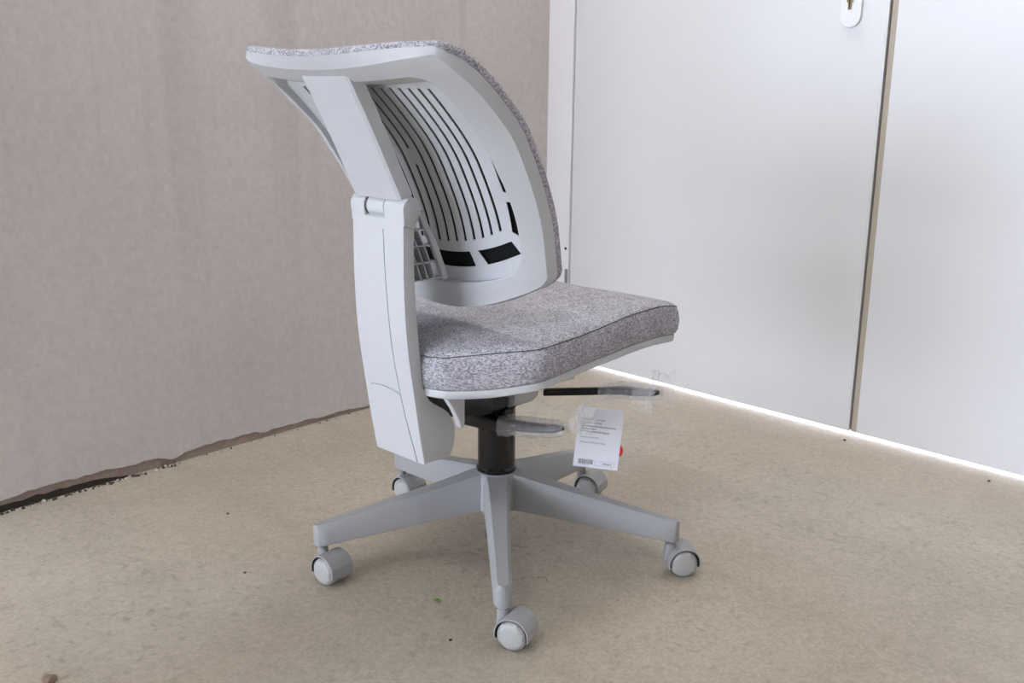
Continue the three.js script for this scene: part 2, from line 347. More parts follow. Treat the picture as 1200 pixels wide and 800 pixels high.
// ----- star base
const yawOfArms = THREE.MathUtils.degToRad(2.9 + 44);     // azimuth of the front arm, from +z towards +x
const hubTop = 0.170;
{
  const hub = new THREE.LatheGeometry([[0.0, 0.092], [0.040, 0.092], [0.047, 0.098], [0.0475, 0.120], [0.046, 0.150], [0.0435, 0.162], [0.0405, 0.1665], [0.0365, 0.168], [0, hubTop]].map(([r, y]) => new THREE.Vector2(r, y)), 48);
  part('base_hub', smooth(hub, 0.6), M.basePlastic, chair);
  const armGeo = (() => {
    const rs = []; for (let i = 0; i <= 26; i++) rs.push(lerp(0.02, 0.331, i / 26)); for (let i = 1; i <= 8; i++) rs.push(0.331 + 0.0155 * Math.sin(i / 8 * Math.PI / 2));
    const loops = rs.map((r) => {
      const t = clamp((r - 0.04) / 0.295);
      const top = lerp(0.166, 0.1055, Math.pow(t, 0.93)), bot = lerp(0.097, 0.0665, t);
      let hw = lerp(0.0250, 0.0150, Math.pow(clamp((r - 0.02) / 0.3), 0.85)) + 0.003 * Math.pow(1 - clamp((r - 0.02) / 0.06), 2);
      if (r > 0.331) hw *= Math.sqrt(Math.max(0.004, 1 - ((r - 0.331) / 0.0157) ** 2));
      const hb = hw * 0.99, ch = lerp(0.020, 0.010, t), in_ = Math.min(hw * 0.34, 0.0058);
      const q = [[-hb + 0.001, bot], [hb - 0.001, bot], [hb, bot + 0.0015], [hw, top - ch], [hw - in_ * 0.12, top - ch * 0.86], [hw - in_ * 0.92, top - 0.0016], [hw - in_ * 1.15, top], [-hw + in_ * 1.15, top], [-hw + in_ * 0.92, top - 0.0016], [-hw + in_ * 0.12, top - ch * 0.86], [-hw, top - ch], [-hb, bot + 0.0015]];
      return q.map(([x, y]) => V(x, y, r));
    });
    return boxUV(toCreasedNormals(loft(loops, { cap0: true, cap1: true }), 0.5));
  })();
  // castors: hood, two wheels, pin
  const wheelGeo = (() => {
    const R = 0.0252, p = [[0, -0.0], [R - 0.003, 0], [R - 0.0008, 0.001], [R, 0.0035], [R, 0.012], [R - 0.0012, 0.0165], [R - 0.005, 0.0195], [R - 0.009, 0.0204], [0, 0.0212]].map(([r, y]) => new THREE.Vector2(r, y));
    return smooth(new THREE.LatheGeometry(p, 48).rotateX(Math.PI / 2), 0.9);       // axis along +z, face at +z
  })();
  const hoodGeo = (() => {
    const a0 = -0.25, a1 = Math.PI * 1.0 + 0.30, n = 40, Ro = 0.0298, Ri = 0.0275, L = 0.0245, loops = [];
    for (let i = 0; i <= n; i++) {
      const a = lerp(a0, a1, i / n), c = Math.cos(a), s = Math.sin(a);
      const q = [[Ri, -L], [Ro - 0.0008, -L], [Ro, -L + 0.001], [Ro, L - 0.001], [Ro - 0.0008, L], [Ri, L]];
      loops.push(q.map(([r, z]) => V(c * r, s * r, z)));
    }
    const shell = loft(loops, { cap0: true, cap1: true });
    const web = new THREE.CylinderGeometry(0.0272, 0.0272, 0.004, 40).rotateX(Math.PI / 2);
    return merge([toCreasedNormals(shell, 0.5), toCreasedNormals(web, 0.5)]);
  })();
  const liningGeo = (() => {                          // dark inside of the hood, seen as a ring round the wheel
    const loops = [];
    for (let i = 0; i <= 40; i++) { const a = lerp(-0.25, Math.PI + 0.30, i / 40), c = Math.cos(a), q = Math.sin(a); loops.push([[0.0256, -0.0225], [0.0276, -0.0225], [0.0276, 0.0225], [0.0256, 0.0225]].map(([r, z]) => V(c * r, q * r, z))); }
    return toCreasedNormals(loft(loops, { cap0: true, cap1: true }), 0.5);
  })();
  const axes = [[-0.37, 0.93], [0.12, 0.99], [-0.48, 0.87], [-0.69, 0.72], [-0.64, 0.77]];   // wheel axis in the camera's heading
  for (let k = 0; k < 5; k++) {
    const az = yawOfArms + k * Math.PI * 2 / 5;
    const arm = part('base_arm', armGeo, M.basePlastic, chair); arm.rotation.y = az;
    const c = new THREE.Group(); c.name = 'caster'; chair.add(c);
    c.position.set(0.331 * Math.sin(az), 0, 0.331 * Math.cos(az));
    // heading -> world: turn by +44 degrees about y
    const [ax, az0] = axes[k], t44 = THREE.MathUtils.degToRad(44);
    const nx = ax * Math.cos(t44) + az0 * Math.sin(t44), nz = -ax * Math.sin(t44) + az0 * Math.cos(t44);
    c.rotation.y = Math.atan2(nx, nz);                                              // local +z is the wheel axis, local +x the trail
    const tr = 0.0235, cy = 0.0256;
    const hd = part('hood', hoodGeo, M.basePlastic, c); hd.position.set(tr, cy + 0.0012, 0);
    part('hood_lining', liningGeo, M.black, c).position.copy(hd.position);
    for (const s of [1, -1]) { const w = part('wheel', wheelGeo, M.wheel, c); w.position.set(tr, cy, s * 0.0052); if (s < 0) w.rotation.y = Math.PI; }
    part('stem_socket', smooth(new THREE.CylinderGeometry(0.0092, 0.0105, 0.032, 24).translate(0, 0.044, 0), 0.6), M.basePlastic, c);
    part('stem_pin', smooth(new THREE.CylinderGeometry(0.0058, 0.0058, 0.012, 20).translate(0, 0.063, 0), 0.6), M.steel, c);
    part('stem_ring', smooth(new THREE.CylinderGeometry(0.0084, 0.0084, 0.0022, 24).translate(0, 0.0615, 0), 0.6), M.basePlastic, c);
  }
}
// ----- gas column
part('gas_column', smooth(new THREE.LatheGeometry([[0, 0.168], [0.0368, 0.167], [0.0378, 0.169], [0.0378, 0.174], [0.0352, 0.178], [0.0350, 0.262], [0.0335, 0.2635], [0.0335, 0.2665], [0.0350, 0.268], [0.0350, 0.292], [0, 0.292]].map(([r, y]) => new THREE.Vector2(r, y)), 48), 0.5), M.blackSatin, chair);
part('column_tip', smooth(new THREE.LatheGeometry([[0, 0.024], [0.011, 0.024], [0.0200, 0.028], [0.0205, 0.095], [0, 0.095]].map(([r, y]) => new THREE.Vector2(r, y)), 24), 0.5), M.black, chair);

// ----- mechanism under the seat
part('tilt_mechanism', merge([
  box(0.080, 0.07, 0.085, -0.008, 0.326, 0.045, 0.010),
  box(0.07, 0.03, 0.24, -0.005, 0.358, 0.0, 0.008),
]), M.black, chair);
part('carrier_bar', extrudeW([[-0.215, 0.372], [-0.20, 0.338], [-0.16, 0.318], [-0.10, 0.305], [-0.06, 0.30], [-0.06, 0.362], [-0.13, 0.368], [-0.19, 0.374]], -0.048, 0.05, 0.003), M.black, chair);
part('slide_block', (() => { const q = [[-0.05, 0.288], [0.03, 0.288], [0.044, 0.302], [0.05, 0.375], [-0.058, 0.375], [-0.056, 0.296]]; const s = new THREE.Shape(q.map(([x, y]) => new THREE.Vector2(x, y))); const g = new THREE.ExtrudeGeometry(s, { depth: 0.06, bevelEnabled: true, bevelSize: 0.002, bevelThickness: 0.002, bevelSegments: 2 }); g.translate(-0.006, 0.004, -0.068); return boxUV(toCreasedNormals(g, 0.5)); })(), M.plastic, chair);
for (const s of [1, -1]) part('shell_fin', extrudeW([[-0.218, 0.388], [-0.214, 0.372], [-0.200, 0.352], [-0.190, 0.333], [-0.184, 0.317], [-0.177, 0.315], [-0.175, 0.325], [-0.175, 0.388]], s > 0 ? 0.088 : -0.1, s > 0 ? 0.1 : -0.088, 0.0018), M.plastic, chair);

// ----- levers (paddles)
function lever(pts) {                       // pts: [w, y, u, half depth, half height]
  const loops = pts.map(([w, y, u, a, b]) => { const l = []; for (let i = 0; i < 20; i++) { const t = i / 20 * Math.PI * 2, c = Math.cos(t), s = Math.sin(t), e = 0.55; l.push(P(w, y + Math.sign(s) * Math.abs(s) ** e * b, u + Math.sign(c) * Math.abs(c) ** e * a)); } return l; });
  return boxUV(smooth(loft(loops, { cap0: true, cap1: true }), 0.9));
}
part('lever', lever([[-0.054, 0.2715, -0.032, 0.016, 0.0205], [0.0, 0.2715, -0.032, 0.0155, 0.0165], [0.042, 0.2718, -0.031, 0.014, 0.0125], [0.06, 0.275, -0.03, 0.015, 0.0105], [0.08, 0.2785, -0.029, 0.017, 0.0075], [0.12, 0.2845, -0.028, 0.0185, 0.0065], [0.158, 0.2915, -0.026, 0.0165, 0.006], [0.176, 0.295, -0.026, 0.013, 0.005], [0.183, 0.2965, -0.026, 0.007, 0.003]]), M.black, chair);
part('lever', lever([[0.0, 0.2885, 0.135, 0.0075, 0.0075], [0.09, 0.3100, 0.135, 0.0075, 0.0075], [0.143, 0.3225, 0.135, 0.0075, 0.0072], [0.158, 0.3262, 0.136, 0.010, 0.0072], [0.185, 0.3315, 0.139, 0.015, 0.0068], [0.225, 0.3365, 0.142, 0.0155, 0.006], [0.25, 0.340, 0.144, 0.012, 0.005], [0.257, 0.341, 0.145, 0.006, 0.003]]), M.black, chair);

// ----- seat
function unitLoop(n, rx, ry) {              // rounded square on [-1, 1]^2, n points per side and n per corner
  const out = [], side = (x0, y0, x1, y1) => { for (let i = 0; i < n; i++) out.push([lerp(x0, x1, i / n), lerp(y0, y1, i / n)]); };
  const arc = (cx, cy, rX, rY, a) => { for (let i = 0; i < n; i++) { const t = a + i / n * Math.PI / 2; out.push([cx + rX * Math.cos(t), cy + rY * Math.sin(t)]); } };
  const [r0, r1] = Array.isArray(rx) ? rx : [rx, rx], [q0, q1] = Array.isArray(ry) ? ry : [ry, ry];   // [at y = -1, at y = +1]
  side(1, -1 + q0, 1, 1 - q1); arc(1 - r1, 1 - q1, r1, q1, 0);
  side(1 - r1, 1, -1 + r1, 1); arc(-1 + r1, 1 - q1, r1, q1, Math.PI / 2);
  side(-1, 1 - q1, -1, -1 + q0); arc(-1 + r0, -1 + q0, r0, q0, Math.PI);
  side(-1 + r0, -1, 1 - r0, -1); arc(1 - r0, -1 + q0, r0, q0, Math.PI * 1.5);
  return out;
}
{
  const ul = unitLoop(30, [0.30, 0.16], [0.05, 0.14]);
  const SW = curve1([[-0.24, 0.080], [-0.215, 0.107], [-0.185, 0.139], [-0.15, 0.174], [-0.125, 0.198], [-0.117, 0.2045], [-0.108, 0.2085], [-0.08, 0.2125], [0.0, 0.2175], [0.1, 0.220], [0.2, 0.219], [0.29, 0.214]]);
  const yb = curve1([[-0.24, 0.386], [-0.17, 0.390], [-0.118, 0.400], [0, 0.4155], [0.068, 0.4215], [0.137, 0.4265], [0.2, 0.4265], [0.275, 0.420]]);
  const ys = curve1([[-0.235, 0.441], [-0.15, 0.454], [-0.07, 0.4625], [0, 0.469], [0.1, 0.4815], [0.17, 0.4845], [0.21, 0.483], [0.258, 0.473], [0.288, 0.452]]);
  const wu = ([X, Y], k = 1, g = 0) => { const x = X * k, y = Y * k; const rear = -0.2335 + 0.004 * x * x - g, front = 0.286 - 0.012 * x * x + g, u = lerp(rear, front, (y + 1) / 2); return [x * (SW(u) + g), u]; };
  const L = (k, g, fy) => ul.map((q) => { const [w, u] = wu(q, k, g); return P(w, fy(w, u), u); });
  const topY = (w, u) => ys(u) + 0.0085 * (1 - (w / 0.23) ** 2) * (1 - sstep(0.15, 0.28, u)) * sstep(-0.26, -0.12, u) - 0.004 * Math.exp(-((w / 0.09) ** 2)) * sstep(-0.1, 0.0, u);
  const mid = (t) => (w, u) => lerp(yb(u), ys(u), t);
  const loops = [
    L(0.90, -0.004, (w, u) => yb(u)), L(1, -0.004, (w, u) => yb(u)), L(1, 0.0005, mid(0.08)), L(1, 0.0035, mid(0.3)), L(1, 0.0045, mid(0.55)), L(1, 0.003, mid(0.8)), L(1, 0.0006, mid(0.95)),
    L(1, -0.0012, (w, u) => ys(u)), L(1, -0.0032, (w, u) => ys(u) + 0.0028), L(0.97, -0.002, (w, u) => lerp(ys(u), topY(w, u), 0.4) + 0.0055), L(0.93, -0.002, (w, u) => topY(w, u) + 0.0066),
  ];
  for (const k of [0.86, 0.78, 0.68, 0.56, 0.42, 0.28, 0.14, 0.04]) loops.push(L(k, -0.002, (w, u) => topY(w, u) + 0.0066));
  const cushion = part('seat_cushion', boxUV(smooth(loft(loops, { cap0: true, cap1: true }))), M.fabric, chair);
  // seam line: along both sides, round the rear and down the front corners
  const rearSide = ul.map((q) => wu(q, 1, -0.0006)).map(([w, u]) => P(w, ys(u) + 0.0002, u));
  const n = ul.length, pts = [];
  const start = ul.findIndex(([X, Y]) => X > 0.97 && Y > 0.80);
  for (let i = start; i > start - 40; i--) { const [X, Y] = ul[(i + n) % n]; if (X < 0.99 && Y > 0) break; pts.push(rearSide[(i + n) % n]); if (X <= 0 && Y < 0) break; }
  const all = []; const iFrontR = 30 + 4, iFrontL = 30 * 3 - 4;         // just into the front corners
  for (let i = iFrontR; i >= 0; i--) all.push(rearSide[i]);
  for (let i = n - 1; i >= iFrontL; i--) all.push(rearSide[i]);
  const down = (i) => { const [w, u] = wu(ul[i], 1, 0.002); return [0.45, 0.85].map((t) => P(w, lerp(ys(u), yb(u), t), u + 0.001)); };
  const path = [...down(30 + 11).reverse(), rearSide[30 + 8], ...all, rearSide[30 * 3 - 8], ...down(30 * 3 - 11)];
  part('seam', tube(path, 0.0008, 400, 6), M.seam, cushion);
  // plastic shell under the cushion
  const S = (k, g, dy) => ul.map((q) => { const [w, u] = wu(q, k, g); return P(w, yb(u) - dy, u); });
  const shellLoops = [S(0.9, -0.003, -0.001), S(1, -0.0025, -0.0005), S(1, -0.0015, 0.001), S(1, -0.0025, 0.0115), S(1, -0.005, 0.0135), S(0.92, -0.004, 0.0145), S(0.7, -0.004, 0.016), S(0.4, -0.004, 0.017), S(0.1, -0.004, 0.017)];
  part('seat_shell', boxUV(smooth(loft(shellLoops, { cap0: true, cap1: true }), 0.7)), M.plastic, chair);
  part('shell_clip', box(0.012, 0.014, 0.03, 0.188, yb(-0.03) - 0.02, 0.022, 0.003), M.plastic, chair);
}

// ----- backrest: frame surface u = S(w, y)
const edgeU = curve1([[0.48, -0.084], [0.53, -0.092], [0.566, -0.103], [0.5987, -0.1125], [0.66, -0.133], [0.714, -0.1605], [0.76, -0.1895], [0.797, -0.2165], [0.828, -0.250], [0.859, -0.2855], [0.88, -0.3145], [0.897, -0.339], [0.914, -0.356], [0.93, -0.369]]);
const midU = curve1([[0.48, -0.137], [0.53, -0.140], [0.566, -0.144], [0.595, -0.1485], [0.657, -0.164], [0.717, -0.190], [0.783, -0.228], [0.838, -0.272], [0.884, -0.320], [0.9145, -0.352], [0.93, -0.368]]);
const halfW = curve1([[0.50, 0.209], [0.57, 0.2145], [0.65, 0.225], [0.70, 0.231], [0.76, 0.238], [0.82, 0.2435], [0.87, 0.2415], [0.914, 0.227], [0.93, 0.221]]);
const S0 = (w, y) => edgeU(y) - 0.047 * (1 - Math.min(1.1, Math.abs(w / halfW(y))) ** 3.6);     // bulges back between forward-curling sides
const SF = (w, y) => S0(w, y) - 0.010 * sstep(0.845, 0.892, y) * Math.max(0, 1 - (w / halfW(y)) ** 2);
const SP = (w, y) => midU(y) + lerp(0.014, 0.002, sstep(0.75, 0.866, y)) + 0.005 * sstep(0.160, 0.188, Math.abs(w)) * (1 - sstep(0.68, 0.74, y));        // recessed panel
const nrm = (f, w, y) => { const e = 0.002, du_w = (f(w + e, y) - f(w - e, y)) / (2 * e), du_y = (f(w, y + e) - f(w, y - e)) / (2 * e); return P(-du_w, -du_y, 1).normalize(); };   // forward normal
const nE = (y) => nrm((w, v) => edgeU(v), 0, y);                // forward normal of the rim, without the side curl
const recessW = curve1([[0.52, 0.184], [0.60, 0.1865], [0.63, 0.1895], [0.67, 0.1935], [0.72, 0.196], [0.84, 0.196], [0.9, 0.194]]);
const back = (() => {
  const ulO = unitLoop(20, [0.10, 0.032], [0.08, 0.032]), ulI = unitLoop(20, [0.22, 0.16], [0.20, 0.10]);
  const O = ulO.map(([X, Y]) => { const y = lerp(0.503 + 0.060 * X * X, 0.886 + 0.0215 * X * X, (Y + 1) / 2); return [X * halfW(y), y]; });
  const I = ulI.map(([X, Y]) => { const y = lerp(0.546 + 0.036 * X * X, 0.868 + 0.010 * X * X, (Y + 1) / 2); return [X * recessW(y), y]; });
  const mix = (t) => O.map((o, i) => [lerp(I[i][0], o[0], t), lerp(I[i][1], o[1], t)]);
  const onF = (l, fwd = 0) => l.map(([w, y]) => P(w, y, SF(w, y)).addScaledVector(nrm(SF, w, y), fwd));
  // outward direction in the surface, for each rim point
  const out = O.map((o, i) => { const a = O[(i + 1) % O.length], b = O[(i - 1 + O.length) % O.length]; const tA = P(a[0], a[1], SF(...a)), tB = P(b[0], b[1], SF(...b)); return tA.sub(tB).normalize().cross(nE(o[1])).normalize(); });
  const c0 = P(0, 0.7, SF(0, 0.7));
  out.forEach((d, i) => { if (d.dot(P(O[i][0], O[i][1], SF(...O[i])).sub(c0)) < 0) d.negate(); });
  const rim = (fwd, outw) => O.map((o, i) => P(o[0], o[1], SF(...o)).addScaledVector(nE(o[1]), fwd).addScaledVector(out[i], outw));
  // fabric edge: on the plain surface, less far forward along the top
  const fore = (y) => lerp(1, 0.45, sstep(0.880, 0.908, y));
  const topX = O.map(([w, y]) => sstep(0.872, 0.884, y) * Math.max(0, 1 - (w / 0.232) ** 2));
  const rimF = (fwd, outw) => O.map((o, i) => P(o[0], o[1], S0(...o)).addScaledVector(nE(o[1]), fwd * lerp(1, fore(o[1]), 0.9) * (1 - 0.8 * topX[i])).addScaledVector(out[i], outw + 0.025 * topX[i]));
  const rimMix = (a, b, t) => a.map((p, i) => p.clone().lerp(b[i], t));
  const Iin = I.map(([w, y]) => [w * 0.994, lerp(0.7, y, 0.985)]);
  const wall = I.map((q, i) => { const [w, y] = Iin[i]; return P(w, y, SP(w, y) + 0.002); });
  const wall2 = I.map((q, i) => { const p = P(q[0], q[1], SF(...q)); return p.lerp(wall[i], 0.35).addScaledVector(nrm(SF, ...q), -0.001); });
  const loops = [wall, wall2, onF(mix(0.0), 0.0016), onF(mix(0.06)), onF(mix(0.2)), onF(mix(0.4)), onF(mix(0.6)), onF(mix(0.78)), onF(mix(0.9)), onF(mix(0.97)), onF(mix(0.993)), rimMix(rim(0, 0), rimF(0.020, 0.0045), 0.05), rimMix(rim(0, 0), rimF(0.020, 0.0045), 0.5), rimF(0.0195, 0.0045), rimF(0.0205, 0.0035), rimF(0.0205, -0.012)];
  const fr = part('back_frame', boxUV(smooth(loft(loops), 0.32)), M.plastic, chair);
  // cushion pad in front of the frame
  const edge = rimF(0.0200, 0.002), padN = O.map((o) => nE(o[1]));
  const padAt = (fwd, outw) => edge.map((p, i) => p.clone().addScaledVector(padN[i], fwd).addScaledVector(out[i], outw));
  const pad = [padAt(-0.001, -0.012), padAt(0, 0), padAt(0.0012, 0.0024), padAt(0.0045, 0.0040), padAt(0.0085, 0.0036), padAt(0.0125, 0.0012), padAt(0.0150, -0.0045), padAt(0.0165, -0.014)];
  const cen = (k, f) => O.map(([w, y]) => { const W = w * k, Y = lerp(0.705, y, k); return P(W, Y, SP(W, Y) + f); });
  for (const k of [0.86, 0.75, 0.6, 0.45, 0.3, 0.15, 0.03]) pad.push(cen(k, 0.034));
  part('back_cushion', boxUV(smooth(loft(pad, { cap1: true }))), M.fabric, chair);
  part('cushion_lining', boxUV(smooth(loft([1, 0.8, 0.6, 0.4, 0.2, 0.03].map((k) => cen(k * 0.90, 0.0075)), { cap1: true }))), M.felt, chair);
  // panel: slats and borders
  const onP = (w, y) => P(w, y, SP(w, y)), push = (w, y) => nrm(SP, w, y).multiplyScalar(0.0018);
  const patch = (f, na, nb) => boxUV(slab((a, b) => onP(...f(a, b)), na, nb, (a, b) => push(...f(a, b))));
  const pitch = 0.0216, hs = 0.0030, yT = 0.862, yBs = (w) => 0.614 + 0.032 * (w / 0.152) ** 2;
  const fan = () => 1;
  for (let k = -7; k < 7; k++) {
    const a0 = k * pitch + hs, a1 = (k + 1) * pitch - hs;
    part('slat', patch((a, b) => { const w = lerp(a0, a1, a), y = lerp(yBs(w), yT, b); return [w * fan(y), y]; }, 2, 40), M.plastic, fr);
  }
  const mids = [];
  mids.push(patch((a, b) => { const w = lerp(-hs, hs, a); return [w, lerp(0.742, 0.768, b)]; }, 1, 4));      // bridge in the middle slot
  const wEnd = 7 * pitch;
  mids.push(patch((a, b) => { const w = lerp(-0.197, 0.197, a); return [w, lerp(yT, 0.885, b)]; }, 40, 4));
  const yWT = (w) => 0.597 + 0.035 * (w / 0.172) ** 2, yWB = (w) => 0.571 + 0.043 * (w / 0.188) ** 2;
  mids.push(patch((a, b) => { const w = lerp(-wEnd - hs, wEnd + hs, a); return [w, lerp(yWT(w), yBs(w), b)]; }, 40, 3));
  mids.push(patch((a, b) => { const w = lerp(-0.184, 0.184, a); return [w, lerp(0.540 + 0.036 * (w / 0.187) ** 2 + 0.016 * sstep(0.13, 0.184, Math.abs(w)), yWB(w), b)]; }, 40, 4));
  for (const s of [1, -1]) {
    const q = (pts, na = 2, nb = 10) => mids.push(patch((a, b) => { const lo = [lerp(pts[0][0], pts[1][0], a), lerp(pts[0][1], pts[1][1], a)], hi = [lerp(pts[3][0], pts[2][0], a), lerp(pts[3][1], pts[2][1], a)]; return [s * lerp(lo[0], hi[0], b), lerp(lo[1], hi[1], b)]; }, na, nb));
    const e = wEnd + hs, X = (y) => recessW(y) + 0.002, yb0 = yBs(e);
    q([[e, 0.760], [X(0.76), 0.760], [X(yT), yT], [e, yT]], 4, 20);
    q([[e, 0.710], [0.180, 0.710], [0.1828, 0.760], [e, 0.760]], 2, 8); q([[0.1885, 0.710], [X(0.71), 0.710], [X(0.76), 0.760], [0.1832, 0.760]], 2, 8);
    q([[e, 0.695], [X(0.695), 0.695], [X(0.71), 0.710], [e, 0.710]], 4, 3);
    q([[e, yb0], [0.174, yb0], [0.178, 0.695], [e, 0.695]], 2, 8); q([[0.1885, 0.639], [X(0.639), 0.639], [X(0.695), 0.695], [0.187, 0.695]], 2, 8);
    q([[e, yWT(e)], [0.170, yWT(0.170)], [0.174, yb0], [e, yb0]], 2, 3); q([[0.170, yWT(0.170)], [0.184, yWB(0.184)], [0.1885, 0.639], [0.174, yb0]], 2, 3);
    q([[0.184, yWB(0.184)], [X(0.61), yWB(0.184)], [X(0.639), 0.639], [0.1885, 0.639]], 2, 2);
    q([[0.081, yWB(0.081)], [0.109, yWB(0.109)], [0.090, yWT(0.090)], [0.070, yWT(0.070)]], 3, 4);
  }
  part('panel_border', merge(mids), M.plastic, fr);
  return fr;
})();

// ----- spine from the hinge up into the top rim
{
  const path = [[-0.270, 0.694], [-0.274, 0.703], [-0.285, 0.724], [-0.309, 0.772], [-0.336, 0.824], [-0.3605, 0.868], [-0.3675, 0.8805]];
  const HW = 0.061;
  const loops = path.map(([u, y], i) => {
    const a = path[Math.max(0, i - 1)], b = path[Math.min(path.length - 1, i + 1)];
    const t = new THREE.Vector2(b[0] - a[0], b[1] - a[1]).normalize(), f = [t.y, -t.x];       // forward normal in (u, y)
    const th = 0.022, hw = HW;
    const q = [[-hw + 0.007, 0.0012], [-hw + 0.004, 0.003], [-hw, th], [hw, th], [hw - 0.004, 0.003], [hw - 0.007, 0.0012], [hw - 0.010, 0], [-hw + 0.010, 0]];
    return q.map(([w, d]) => P(w, y + f[1] * d, u + f[0] * d));
  });
  const sp = part('spine', boxUV(toCreasedNormals(loft(loops, { cap0: true, cap1: true }), 0.35)), M.plastic, chair);
  const cyl = (w0, w1, r) => { const n = 32, b = 0.0025, prof = [[0, w0], [r - b, w0], [r - b * 0.3, w0 + b * 0.3], [r, w0 + b], [r, w1 - b], [r - b * 0.3, w1 - b * 0.3], [r - b, w1], [0, w1]].map(([x, y]) => new THREE.Vector2(x, y)); return smooth(new THREE.LatheGeometry(prof, n).rotateZ(-Math.PI / 2), 0.7).translate(0, 0.680, 0.2545); };
  part('hinge_knuckle', boxUV(cyl(-0.0255, 0.0170, 0.0185)), M.plastic, sp);
  part('hinge_barrel', boxUV(cyl(-0.066, -0.0305, 0.0188)), M.plastic, chair);
  part('hinge_barrel', boxUV(cyl(0.0178, 0.067, 0.0188)), M.plastic, chair);
  part('hinge_pin', boxUV(cyl(-0.06, 0.06, 0.008)), M.black, chair);
  part('hinge_washer', boxUV(cyl(-0.0303, -0.0258, 0.0180)), M.black, chair);
}
// ----- post
{
  const rear = [[-0.2712, 0.664], [-0.2715, 0.63], [-0.272, 0.59], [-0.2715, 0.55], [-0.269, 0.495], [-0.264, 0.444], [-0.2545, 0.38], [-0.245, 0.32], [-0.2335, 0.256]];
  const front = [[-0.180, 0.2535], [-0.173, 0.259], [-0.168, 0.268], [-0.1645, 0.28], [-0.163, 0.297], [-0.165, 0.311], [-0.1705, 0.323], [-0.178, 0.333], [-0.188, 0.342], [-0.199, 0.349], [-0.211, 0.357], [-0.220, 0.365], [-0.227, 0.375], [-0.2325, 0.388], [-0.2355, 0.403], [-0.2385, 0.439], [-0.2445, 0.5], [-0.248, 0.552], [-0.249, 0.61], [-0.2475, 0.645], [-0.243, 0.666]];
  const HW = 0.0635;
  const body = [...rear.map(([u, y]) => [u + 0.0022, y]), ...front];
  const post = part('back_post', extrudeW([...body, [-0.2545, 0.672]], -HW, HW, 0.0022), M.plastic, chair);
  for (const [a, b] of [[-0.0655, -0.031], [0.0178, 0.0655]]) part('barrel_mount', extrudeW([[-0.2728, 0.680], [-0.2722, 0.672], [-0.2712, 0.662], [-0.2710, 0.655], [-0.2475, 0.648], [-0.2455, 0.656], [-0.241, 0.664], [-0.2372, 0.674], [-0.2359, 0.681], [-0.254, 0.690]], a, b, 0.0022), M.plastic, post);
  // rear covers, parted by fine joints
  const rearU = curve1(rear.map(([u, y]) => [y, u]).reverse());
  const joint = curve1([[0.25, 0.047], [0.374, 0.0292], [0.549, 0.0203], [0.645, 0.0147], [0.67, 0.0135]]);
  const cover = (f, na, nb) => boxUV(slab((a, b) => { const [w, y] = f(a, b); const e = Math.max(0, Math.abs(w) - (HW - 0.004)) / 0.004; return P(w, y, rearU(y) + 0.0014 * e * e); }, na, nb, () => P(0, 0, 0.004)));
  const yB = 0.2545, yTop = 0.664, jg = 0.0009, split = (w) => 0.3805 - 0.0065 * ((w + 0.018) / 0.046) ** 2;
  const y645 = 0.647;
  part('cover_panel', cover((a, b) => { const y = lerp(yB, y645, b); return [lerp(joint(y) + jg + (b < 0.3 ? (0.3 - b) * 0.002 : 0), HW - 0.0004, a), y]; }, 12, 30), M.plastic, post);
  part('cover_panel', cover((a, b) => { const w0 = -HW + 0.0004; const yl = 0; const wOf = (y) => lerp(w0, joint(y) - jg, a); let y = lerp(0.38, y645, b); const w = wOf(y); const s = w < -0.047 ? 0.3725 : split(w) + 0.0009; y = lerp(s, y645, b); return [lerp(w0, joint(y) - jg, a), y]; }, 24, 24), M.plastic, post);
  part('cover_panel', cover((a, b) => { const w0 = -HW + 0.0004; let y = lerp(yB, 0.38, b); let w = lerp(w0, joint(y) - jg, a); const s = w < -0.047 ? 0.3725 : split(w) - 0.0009; y = lerp(yB, s, b); return [lerp(w0, joint(y) - jg - (1 - b) * 0.0006, a), y]; }, 24, 16), M.plastic, post);
  part('cover_panel', cover((a, b) => [lerp(-HW + 0.0004, HW - 0.0004, a), lerp(y645, yTop, b)], 20, 4), M.plastic, post);
}
// ----- ribbed height bracket between post and back
{
  const outer = [[-0.205, 0.672], [-0.196, 0.655], [-0.183, 0.632], [-0.170, 0.606], [-0.159, 0.580], [-0.150, 0.555]];
  const inner = outer.map(([u, y]) => [u - 0.010, y - 0.002]).reverse();
  const br = new THREE.Group(); br.name = 'height_bracket'; chair.add(br);
  for (const w of [0.024, -0.034]) part('side_arm', extrudeW([...outer, ...inner], w, w + 0.010, 0.0012), M.plastic, br);
  const armU = curve1([[0.555, -0.160], [0.580, -0.169], [0.606, -0.180], [0.632, -0.193], [0.655, -0.206]]);
  part('web', extrudeW([[-0.243, 0.556], [-0.1515, 0.556], [-0.1720, 0.606], [-0.1965, 0.652], [-0.243, 0.652]], -0.002, 0.001, 0), M.plastic, br);
  for (const k of [1, 2, 3, 4]) {                    // upright ribs running along the arm, lying ribs across them
    const du = k * 0.0145, pts = [0.557, 0.58, 0.605, 0.63, 0.65].filter((y) => armU(y) - du > -0.243).map((y) => [armU(y) - du, y]);
    if (pts.length > 1) part('rib', extrudeW([...pts, ...pts.map(([u, y]) => [u - 0.0022, y]).reverse()], 0.001, 0.030, 0), M.plastic, br);
  }
  for (const y of [0.558, 0.586, 0.614, 0.640]) part('shelf_rib', boxUV(span(0.001, 0.030, y - 0.0011, y + 0.0011, -armU(y), 0.243)), M.plastic, br);
  part('pivot_arm', extrudeW([[-0.262, 0.668], [-0.2, 0.674], [-0.195, 0.66], [-0.21, 0.652], [-0.25, 0.654]], -0.02, 0.022, 0.003), M.plastic, br);
}

